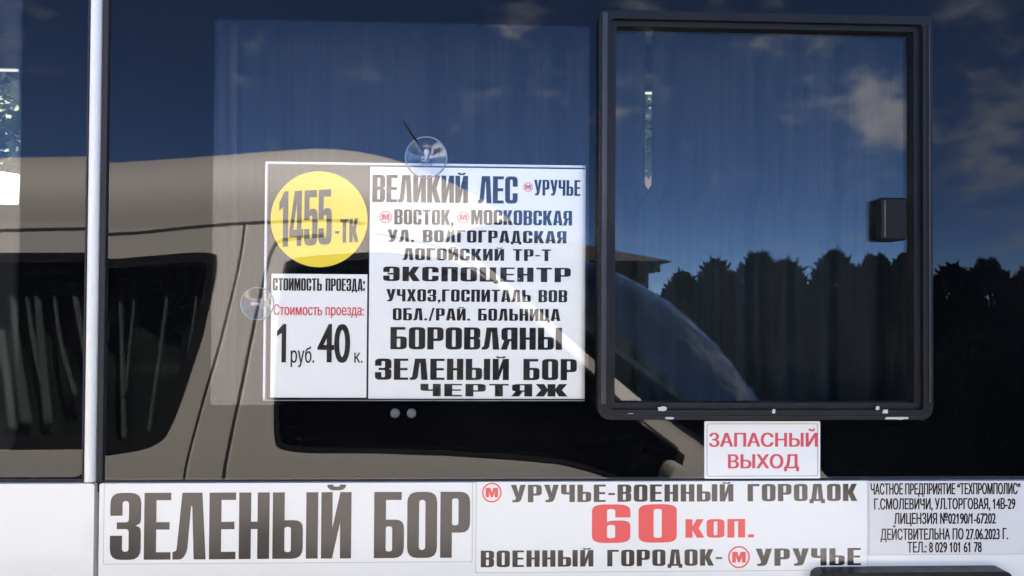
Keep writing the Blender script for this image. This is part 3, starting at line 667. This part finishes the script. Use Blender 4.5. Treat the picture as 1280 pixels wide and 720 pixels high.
def van(name, label, paint, paint_name, T, reflect_side=True, group=None):
    """one-box passenger van; local frame: side plane y = 0 towards +y, van behind it at y < 0; T places it"""
    root = empty(name, (0, 0, 0), label, 'van', group)
    P = []
    def fin(mb, nm, ms, parent=root, **k):
        o = mb.build(nm, ms, None, **k); o.parent = parent; return o
    sfun = lambda x, z: -inset(x, z)
    near = smooth_line(NEAR, 4); cen = smooth_line(CEN, 4)
    rearwin_o = rnd(vpl([(-520, 322, 20), (135, 322, 0), (252, 311, 14), (264, 322, 10), (247, 420, 0), (216, 530, 14), (196, 558, 16), (135, 567, 0), (-520, 572, 30)]), 6)
    rearwin_i = rnd(vpl([(-505, 336, 18), (135, 334, 0), (243, 324, 10), (250, 334, 8), (234, 420, 0), (206, 522, 12), (188, 545, 14), (135, 553, 0), (-505, 558, 28)]), 6)
    doorwin = rnd(vpl([(343, 335, 12), (352, 319, 12), (470, 312, 0), (572, 322, 12), (636, 368, 0), (704, 432, 0), (764, 486, 0), (806, 532, 0), (858, 570, 0), (845, 612, 8), (790, 606, 0), (742, 590, 0), (700, 578, 10), (560, 569, 0), (460, 566, 0), (352, 566, 12), (338, 548, 12)]), 6)
    outline = near + [(1.22, .36), (-3.45, .36)]
    extra = [(-3.4 + .09*i, .4 + .09*j) for i in range(52) for j in range(16)]
    extra = [p for p in extra if inside(p, [outline, rearwin_o, doorwin])]
    for sgn in (1, -1):
        mb = MB()
        S = sfun if sgn == 1 else (lambda x, z: -2*HW + inset(x, z))
        v, t = fill([outline] + ([rearwin_o, doorwin] if sgn == 1 else []), extra)
        mb.add([(x, S(x, z), z) for x, z in v], t); fin(mb, 'side_panel', paint, smooth=True)
    # roof, windscreen, bonnet and nose: curved sheets from side to side
    na = 22
    def ring(i):
        (xn, zn), (xc, zc) = near[i], cen[i]; wn = inset(xn, zn); out = []
        ws = i/4 > 8.2
        for k in range(2*na+1):
            t = (k/na if k <= na else (2*na-k)/na)**1.7; ph = t*math.pi/2
            wq = wn + (HW-wn)*(1-math.cos(ph)); e = math.sin(ph)**(.62 if not ws else .85)
            y = -wq if k <= na else -2*HW + wq
            out.append((xn + (xc-xn)*e, y, zn + (zc-zn)*e))
        return out
    def loft(i0, i1, nm, m, off=0, k0=0, k1=2*na, **kw):
        V = []; K = k1-k0+1
        for i in range(i0, i1+1): V += ring(i)[k0:k1+1]
        mb = MB(); mb.add(V, [(i*K+k, i*K+k+1, (i+1)*K+k+1, (i+1)*K+k) for i in range(i1-i0) for k in range(K-1)])
        return fin(mb, nm, m, smooth=True, **kw)
    nI = len(near)-1
    loft(0, 34, 'roof', paint); loft(34, 62, 'windscreen', [vglass], k0=2, k1=2*na-2)
    for k in (0, 2*na-2): loft(34, 62, 'windscreen_pillar', paint, k0=k, k1=k+2)
    loft(62, nI, 'bonnet', paint)
    # rear end and underside
    V = ring(0); mb = MB(); mb.add(V + [(p[0] - .02, p[1], .36) for p in V], [(k, k+1, len(V)+k+1, len(V)+k) for k in range(len(V)-1)]); fin(mb, 'tailgate', paint, smooth=True)
    mb = MB(); V = ring(nI); mb.add(V + [(p[0] - .05, p[1], .33) for p in V], [(k, k+1, len(V)+k+1, len(V)+k) for k in range(len(V)-1)]); fin(mb, 'bumper', paint, smooth=True)
    mb = MB(); mb.box(-3.4, 1.2, -2*HW + .12, -.12, .30, .37); fin(mb, 'floor', M['lining'])
    for sgn in (1, -1):
        S = sfun if sgn == 1 else (lambda x, z: -2*HW + inset(x, z))
        d = .004*sgn
        mb = MB(); plate(mb, [rearwin_o, rearwin_i], -.012, .006, surf=S); fin(mb, 'window_rubber', M['black'], smooth=False)
        mb = MB(); plate(mb, [rearwin_i], -.006, -.003, surf=S, mback=0); fin(mb, 'side_window', [vside])
        mb = MB(); plate(mb, [doorwin], -.006, -.003, surf=S); fin(mb, 'door_window', [vdoor])
        # black surround of the door window
        big = [(p[0], p[1]) for p in doorwin]; c = (sum(p[0] for p in big)/len(big), sum(p[1] for p in big)/len(big))
        ins = [(c[0] + (p[0]-c[0])*.972, c[1] + (p[1]-c[1])*.945) for p in big]
        mb = MB(); plate(mb, [big, ins], -.008, .003, surf=S); fin(mb, 'door_window_rubber', M['black'])
        # seams between the doors and the roof line
        def seam(pts, wd=.006):
            pts = smooth_line([vp(*p) for p in pts], 6); po = []; qo = []
            for i, p in enumerate(pts):
                a = Vector(pts[max(i-1, 0)]); b2 = Vector(pts[min(i+1, len(pts)-1)]); t_ = (b2-a).normalized(); nn = Vector((-t_.y, t_.x))
                po.append((p[0] + nn.x*wd, p[1] + nn.y*wd)); qo.append((p[0] - nn.x*wd, p[1] - nn.y*wd))
            V = []; n_ = len(pts)
            for lst in (po, qo): V += [(x, S(x, z) + .0016*sgn, z) for x, z in lst]
            return V, [(i, i+1, n_+i+1, n_+i) for i in range(n_-1)]
        mb = MB()
        for pts, wd in (([(-900, 318), (-300, 300), (0, 292), (135, 289), (220, 281), (290, 275), (400, 271), (450, 275)], .0042), ([(294, 276), (288, 330), (270, 420), (246, 520), (230, 600), (222, 700), (225, 800)], .0038),
                        ([(400, 290), (345, 297), (331, 310), (322, 345), (310, 410), (295, 500), (279, 600), (272, 700), (280, 800)], .005),
                        ([(462, 288), (520, 299), (572, 317), (626, 359), (694, 425), (748, 474), (800, 523), (850, 562)], .0028)):
            mb.add(*seam(pts, wd))
        fin(mb, 'door_gap', M['groove'])
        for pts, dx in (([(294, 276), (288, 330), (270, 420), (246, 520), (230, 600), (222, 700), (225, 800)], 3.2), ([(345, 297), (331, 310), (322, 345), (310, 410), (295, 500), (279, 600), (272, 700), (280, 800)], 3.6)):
            mb = MB(); mb.add(*seam([(p[0] + dx, p[1]) for p in pts], .0011)); fin(mb, 'door_edge_highlight', vedge)  # paler strip beside each seam stands in for its edge highlight
        # door handles
        for hx_, hz_ in ((-.60, .955), (-1.0, .955)):
            mb = MB(); y = S(hx_, hz_); mb.box(hx_ - .09, hx_ + .09, min(y, y + .035*sgn), max(y, y + .035*sgn), hz_ - .02, hz_ + .02); fin(mb, 'door_handle', M['black'], bevel=.015, seg=3)
        # outside mirror
        mx_, mz_ = vp(834, 584)
        y = S(mx_, mz_); mb = MB(); plate(mb, [rnd([(mx_-.04, mz_-.05, .02), (mx_+.03, mz_-.045, .02), (mx_+.035, mz_+.015, .02), (mx_-.01, mz_+.035, .02), (mx_-.035, mz_+.0, .02)])], min(y+.05*sgn, y+.17*sgn), max(y+.05*sgn, y+.17*sgn))
        fin(mb, 'mirror', paint, bevel=.012, seg=3)
        mb = MB(); mb.box(mx_ - .03, mx_ + .01, min(y-.01*sgn, y + .08*sgn), max(y-.01*sgn, y + .08*sgn), mz_ - .06, mz_ - .03); fin(mb, 'mirror_arm', M['black'], bevel=.01)
        # lamps
        hx_, hz_ = .98, .72; V = []
        mb = MB(); lathe(mb, [(0, .03), (.08, .025), (.11, 0), (.11, -.03)], (hx_ + .1, S(hx_ + .1, hz_) - .005*sgn, hz_), n=20)
        fin(mb, 'headlight', M['reflector'], smooth=True)
        for x in (-2.55, .62):
            wheel(root, x, S(x, .4) - .0 + .005*sgn, .33, .21, -sgn)
            mb = MB(); V = []; 
            for k in range(21):
                a = math.pi*k/20
                for rr in (.33, .43): V.append((x + rr*math.cos(a), S(x, .4) + .003*sgn, .33 + rr*math.sin(a)))
            mb.add(V, [(2*k, 2*k+1, 2*k+3, 2*k+2) for k in range(20)]); fin(mb, 'wheel_arch', M['black'])
    # gathered strips of sheer curtain inside the side glass
    rn = random.Random(5)
    drapes = [((-2, 420), (8, 500), (14, 545), 6, 9), ((12, 345), (20, 450), (30, 540), 3, 12), ((30, 342), (40, 430), (52, 490), 3, 5), ((44, 342), (50, 440), (58, 540), 5, 9), ((66, 342), (74, 430), (94, 505), 2, 5), ((88, 345), (100, 420), (108, 470), 6, 4),
              ((150, 341), (153, 470), (155, 550), 3, 5), ((172, 341), (164, 420), (157, 495), 2, 3), ((213, 338), (200, 440), (185, 545), 3, 5), ((250, 338), (242, 400), (235, 440), 3, 3)]
    for k in range(14): a = -28 - 33*k + rn.uniform(-9, 9); drapes.append(((a, 342), (a + rn.uniform(-4, 10), 440), (a + rn.uniform(-8, 18), 545), 3, rn.uniform(4, 10)))
    for (A, B, D_, wa, wb) in drapes:
        ln = smooth_line([(p.x, p.z) for p in (at(*A, VS + .15), at(*B, VS + .15), at(*D_, VS + .15))], 6); V = []
        for q, (x, z) in enumerate(ln):
            wdt = (wa + (wb-wa)*q/(len(ln)-1))*.00245*.8
            for e in range(5): V.append((x + wdt*(e-2)/2, -.15 + .010*math.cos((e-2)*.9), z))
        mb = MB(); mb.add(V, [(q*5+e, q*5+e+1, q*5+e+6, q*5+e+5) for q in range(len(ln)-1) for e in range(4)])
        o = fin(mb, 'window_curtain', vcurt, smooth=True); sm = o.modifiers.new('thickness', 'SOLIDIFY'); sm.thickness = .002
    mb = MB(); V = []; nx = 420; x0, x1 = vp(-520, 400)[0], vp(258, 400)[0]
    for z in [1.08 + .055*j for j in range(14)]:
        for i in range(nx+1):
            q = (x1-x0)*i/nx; V.append((x0 + q, -.235 + .03*math.sin(q*46 + 2*math.sin(q*6+1) + .5*math.sin(z*5+q*3)), z))
    mb.add(V, [(j*(nx+1)+i, j*(nx+1)+i+1, (j+1)*(nx+1)+i+1, (j+1)*(nx+1)+i) for j in range(13) for i in range(nx)])
    fin(mb, 'curtain_lining', vback, smooth=True)
    # dashboard and front seats seen through the glass
    mb = MB(); mb.box(.35, .95, -2*HW + .25, -.25, .85, 1.02); fin(mb, 'dashboard', M['black'], bevel=.05, seg=3)
    for yy in (-.5, -1.36):
        mb = MB(); mb.box(-.62, -.5, yy - .24, yy + .24, .8, 1.42); mb.box(-.55, -.05, yy - .24, yy + .24, .72, .86); mb.box(-.64, -.54, yy - .12, yy + .12, 1.45, 1.64)
        fin(mb, 'front_seat', M['lining'], bevel=.04, seg=3)
    root.matrix_world = T
    return root
vglass = glass('van windscreen', (.42, .46, .47), .42)
vside = glass('van tinted side glass', (.62, .65, .645), .03)
vdoor = glass('van door glass', (.10, .11, .11), .035)
vedge = mat('door edge painted highlight', (.62, .58, .54), .4)
vback = mat('dark grey green curtain', (.062, .072, .070), .9, var=.3, vscale=30, stretch=(3, 1, .1))
vcurt = mat('pale grey curtain', (.38, .385, .37), .9, var=.1, vscale=30, stretch=(3, 1, .1))
beige = mat('beige metallic paint', (.335, .308, .295), .5, metal=.0, spec=.3, coat=.12, var=.03, vscale=2)
whitep = mat('white van paint', (.78, .78, .78), .35, coat=.4)
van('parked_van', 'beige passenger van with curtained windows, mirrored in the bus glass', beige, 'beige', Matrix.Translation((0, -VS, 0)))
van('parked_van', 'white van parked beyond the bus, glimpsed through its left pane', whitep, 'white', Matrix.Translation((-2.74, 4.1 + 2*HW, 0)) @ Matrix.Diagonal((1.15, 1.15, 1.15, 1)))

# ================================================================== HEDGE, TREES, HOUSES
foliage = mat('thuja foliage', (.026, .034, .013), .75, spec=.2, var=.45, vscale=7)
def leafmat(name, col, thru):
    m = mat(name, col, .7, spec=.2, var=.4, vscale=4); t = m.node_tree; b = t.nodes['Principled BSDF']; o = [n for n in t.nodes if n.type == 'OUTPUT_MATERIAL'][0]
    tl = t.nodes.new('ShaderNodeBsdfTranslucent'); tl.inputs['Color'].default_value = (*thru, 1); mx_ = t.nodes.new('ShaderNodeMixShader'); mx_.inputs[0].default_value = .45
    t.links.new(b.outputs[0], mx_.inputs[1]); t.links.new(tl.outputs[0], mx_.inputs[2]); t.links.new(mx_.outputs[0], o.inputs['Surface']); return m
foliage2 = leafmat('birch foliage', (.11, .135, .10), (.17, .20, .13))
bark = mat('bark', (.10, .075, .055), .9, var=.3, vscale=20)
def thuja_mesh(seed, H=2.0, Rr=.46, n=9500):
    rn = random.Random(seed); mb = MB(); V = []; Fq = []
    lobes = [(rn.uniform(0, 6.28), rn.uniform(.1, .9), rn.uniform(.15, .35)) for _ in range(14)]
    for _ in range(n):
        u = rn.random(); z = H*(.04 + .96*u); env = Rr*min(1, (1-u)**.6*1.7 + .02)*(.8 + .2*min(1, u*4))
        a = rn.uniform(0, 6.283); bump = 0
        for la, lu, lr in lobes:
            d = math.hypot(((a-la+math.pi) % (2*math.pi) - math.pi)*.5, (u-lu)*2)
            bump += .22*max(0, 1-d/lr)
        r = env*(.80+bump)*(rn.random()**.40)*(1.0 if rn.random() > .08 else rn.uniform(1.0, 1.12))
        c = Vector((r*math.cos(a), r*math.sin(a), z + rn.gauss(0, .02)))
        if rn.random() < .04: c += Vector((0, 0, rn.uniform(0, .05)))
        s = rn.uniform(.010, .026); up = Vector((math.cos(a)*.5 + rn.gauss(0, .4), math.sin(a)*.5 + rn.gauss(0, .4), 1)).normalized()
        sd_ = up.cross(Vector((rn.gauss(0, 1), rn.gauss(0, 1), rn.gauss(0, 1)))).normalized()
        b = len(V); V += [c - sd_*s*.5, c + sd_*s*.5, c + sd_*s*.28 + up*s*2, c - sd_*s*.28 + up*s*2]; Fq.append((b, b+1, b+2, b+3))
    mb.add(V, Fq); mb.keep = True
    return mb
def trunk_mb(H, r, seed=0, limbs=0, spread=1):
    rn = random.Random(seed); mb = MB(); tube(mb, [(0, 0, 0), (.02*H/3, 0, H*.4), (0, .02, H*.85)], [r, r*.8, r*.25], 8)
    for k in range(limbs):
        a = 6.28*k/limbs + rn.uniform(-.3, .3); z = H*rn.uniform(.35, .6); e = Vector((math.cos(a), math.sin(a), .8))*spread
        tube(mb, [(0, 0, z), Vector((0, 0, z)) + e*.5, Vector((0, 0, z)) + e + Vector((0, 0, .3*spread))], [r*.45, r*.3, r*.1], 6)
    return mb
protos = []
HY = -5.35
heights = [1.84, 1.95, 2.0, 1.95, 2.03, 1.99, 2.01, 1.93, 1.97, 1.94, 1.92, 1.93, 2.0, 1.92, 2.03, 1.95, 1.93, 1.98, 1.94, 2.01]
wheres = [(0, 'first thuja of the mirrored hedge, beside the house eave'), (1, 'tallest looking thuja, second along the mirrored hedge'), (2, 'third thuja from the house along the mirrored hedge')]
names = ['first', 'second', 'third', 'fourth', 'fifth', 'sixth', 'seventh', 'eighth', 'ninth', 'tenth', 'eleventh', 'twelfth', 'thirteenth', 'fourteenth', 'fifteenth', 'sixteenth', 'seventeenth', 'eighteenth', 'nineteenth', 'twentieth']
meshes = [thuja_mesh(20 + k) for k in range(3)]
X = 1.62
for i, hgt in enumerate(heights[:12]):
    o = empty('thuja', (X, HY + random.uniform(-.12, .12), 0), f'dark green thuja bush, {names[i]} from the mirrored house along the hedge row', 'thuja', 'thujas of the mirrored hedge')
    if i < 3:
        cr = meshes[i].build('crown', foliage, None); cr.parent = o
        tr = trunk_mb(1.6, .05, i).build('trunk', bark, None, smooth=True); tr.parent = o; protos.append((cr, tr))
    else:
        for ch in protos[i % 3]:
            d = ch.copy(); C.objects.link(d); d.parent = o
    o.rotation_euler = (0, 0, random.uniform(0, 6.28)); sc_ = hgt/2.05; o.scale = (sc_*random.uniform(1.0, 1.5), sc_*random.uniform(1.0, 1.3), sc_)
    X += .36 + random.uniform(-.10, .10)
def house(name, label, x0, x1, y0, y1, ez, rz, wallm, roofm, over=.5, inset_=4.0, hip=True):
    o = empty(name, ((x0+x1)/2, (y0+y1)/2, 0), label, 'house')
    mb = MB(); mb.box(x0, x1, y0, y1, 0, ez - .12); wl = mb.build('wall', wallm, o)
    a, b, c, d = x0-over, x1+over, y0-over, y1+over; ym = (c+d)/2
    mb = MB(); V = [(a,c,ez),(b,c,ez),(b,d,ez),(a,d,ez),(a+inset_,ym,rz),(b-inset_,ym,rz)]
    mb.add(V, [(0,1,5,4),(1,2,5),(2,3,4,5),(3,0,4)]); mb.add([(a,c,ez-.02),(b,c,ez-.02),(b,d,ez-.02),(a,d,ez-.02)], [(0,3,2,1)])
    mb.build('roof', roofm, o)
    mb = MB(); mb.box(a+.25, b-.25, c+.25, d-.25, ez-.26, ez-.03); mb.build('eave_board', wallm, o)
    for yy, s in ((y0, -1), (y1, 1)):
        for k in range(int((x1-x0)/2.6)):
            xx = x0 + 1.3 + 2.6*k; mb = MB(); mb.box(xx-.6, xx+.6, min(yy-.03, yy+.03), max(yy-.03, yy+.03), ez*.32, ez*.78); wn = mb.build('window', M['white'], o)
            mb = MB(); mb.box(xx-.5, xx+.5, min(yy-.036, yy+.036), max(yy-.036, yy+.036), ez*.32+.08, ez*.78-.08); pn = mb.build('pane', M['pane2'], o); pn.parent = wn
    return o
tiles = mat('brown roof tiles', (.022, .017, .016), .8, var=.25, vscale=6, bump=.4, bscale=30)
house('house', 'low house with brown hipped roof, mirrored above the van bonnet', -6.0, 4.35, -27.5, -19.5, 2.62, 3.75, mat('brown plaster', (.045, .04, .038), .9, var=.1), tiles)
def shade_block_house(x0, x1, y0, y1, h, label):  # unseen building, added to throw shade on the hedge
    o = empty('added_shade_block', ((x0+x1)/2, (y0+y1)/2, 0), label, 'added building')
    wm = mat('grey panel wall', (.42, .40, .37), .9, var=.12, vscale=.5)
    mb = MB(); mb.box(x0, x1, y0, y1, 0, h); mb.build('wall', wm, o)
    mb = MB(); mb.box(x0-.3, x1+.3, y0-.3, y1+.3, h, h+.5); mb.build('roof', M['seal'], o)
    for st in range(int(h/2.9)):
        for k in range(int((x1-x0)/3)):
            mb = MB(); xx = x0 + 1.5 + 3*k; zz = 1.0 + 2.9*st
            mb.box(xx-.75, xx+.75, y0-.04, y0+.1, zz, zz+1.45); mb.build('window', M['black'], o)
shade_block_house(11.8, 27, 14, 18, 29, 'unseen tall grey block added beyond the bus to shade the thuja hedge')
house('house', 'pink walled house beyond the bus, glimpsed through the curtain gap', -1.0, 7.0, 15.0, 21.0, 4.5, 5.0, mat('pink plaster', (.60, .36, .28), .9, var=.08), tiles)
def leafy(name, loc, H, Rr, label, seed, n=26000, base=.22, nc=60):
    rn = random.Random(seed); o = empty(name, loc, label, 'tree')
    tr = trunk_mb(H, H*.03, seed, 7, H*.28).build('trunk', bark, None, smooth=True); tr.parent = o
    clumps = []
    for _ in range(nc):
        a = rn.uniform(0, 6.28); u = rn.uniform(base, 1.0); r = Rr*math.sqrt(rn.random())*math.sin(min(1, (1.08-u)*2.2)*1.5)
        clumps.append((Vector((r*math.cos(a), r*math.sin(a), H*u)), rn.uniform(.35, .7)*Rr*.42))
    V = []; Fq = []
    for _ in range(n):
        c0, cr = rn.choice(clumps); d = Vector((rn.gauss(0, 1), rn.gauss(0, 1), rn.gauss(0, .8))).normalized()*cr*rn.random()**.4
        c = c0 + d; s = rn.uniform(.07, .12); a = Vector((rn.gauss(0, 1), rn.gauss(0, 1), rn.gauss(0, 1))).normalized(); b = a.cross(Vector((rn.gauss(0, 1), rn.gauss(0, 1), rn.gauss(0, 1)))).normalized()
        i = len(V); V += [c - a*s, c + b*s*.6, c + a*s, c - b*s*.6]; Fq.append((i, i+1, i+2, i+3))
    mb = MB(); mb.add(V, Fq); mb.keep = True; cr_ = mb.build('crown', foliage2, None); cr_.parent = o
    return o
leafy('tree', (-6.4, 9.5, 0), 6.2, 2.3, 'leafy green tree beyond the bus, seen at the left edge', 4, n=34000, nc=90)
leafy('tree', (1.5, 12.4, 0), 8.0, 2.6, 'leafy green tree in front of the pink house', 9, n=34000, base=.52, nc=80)
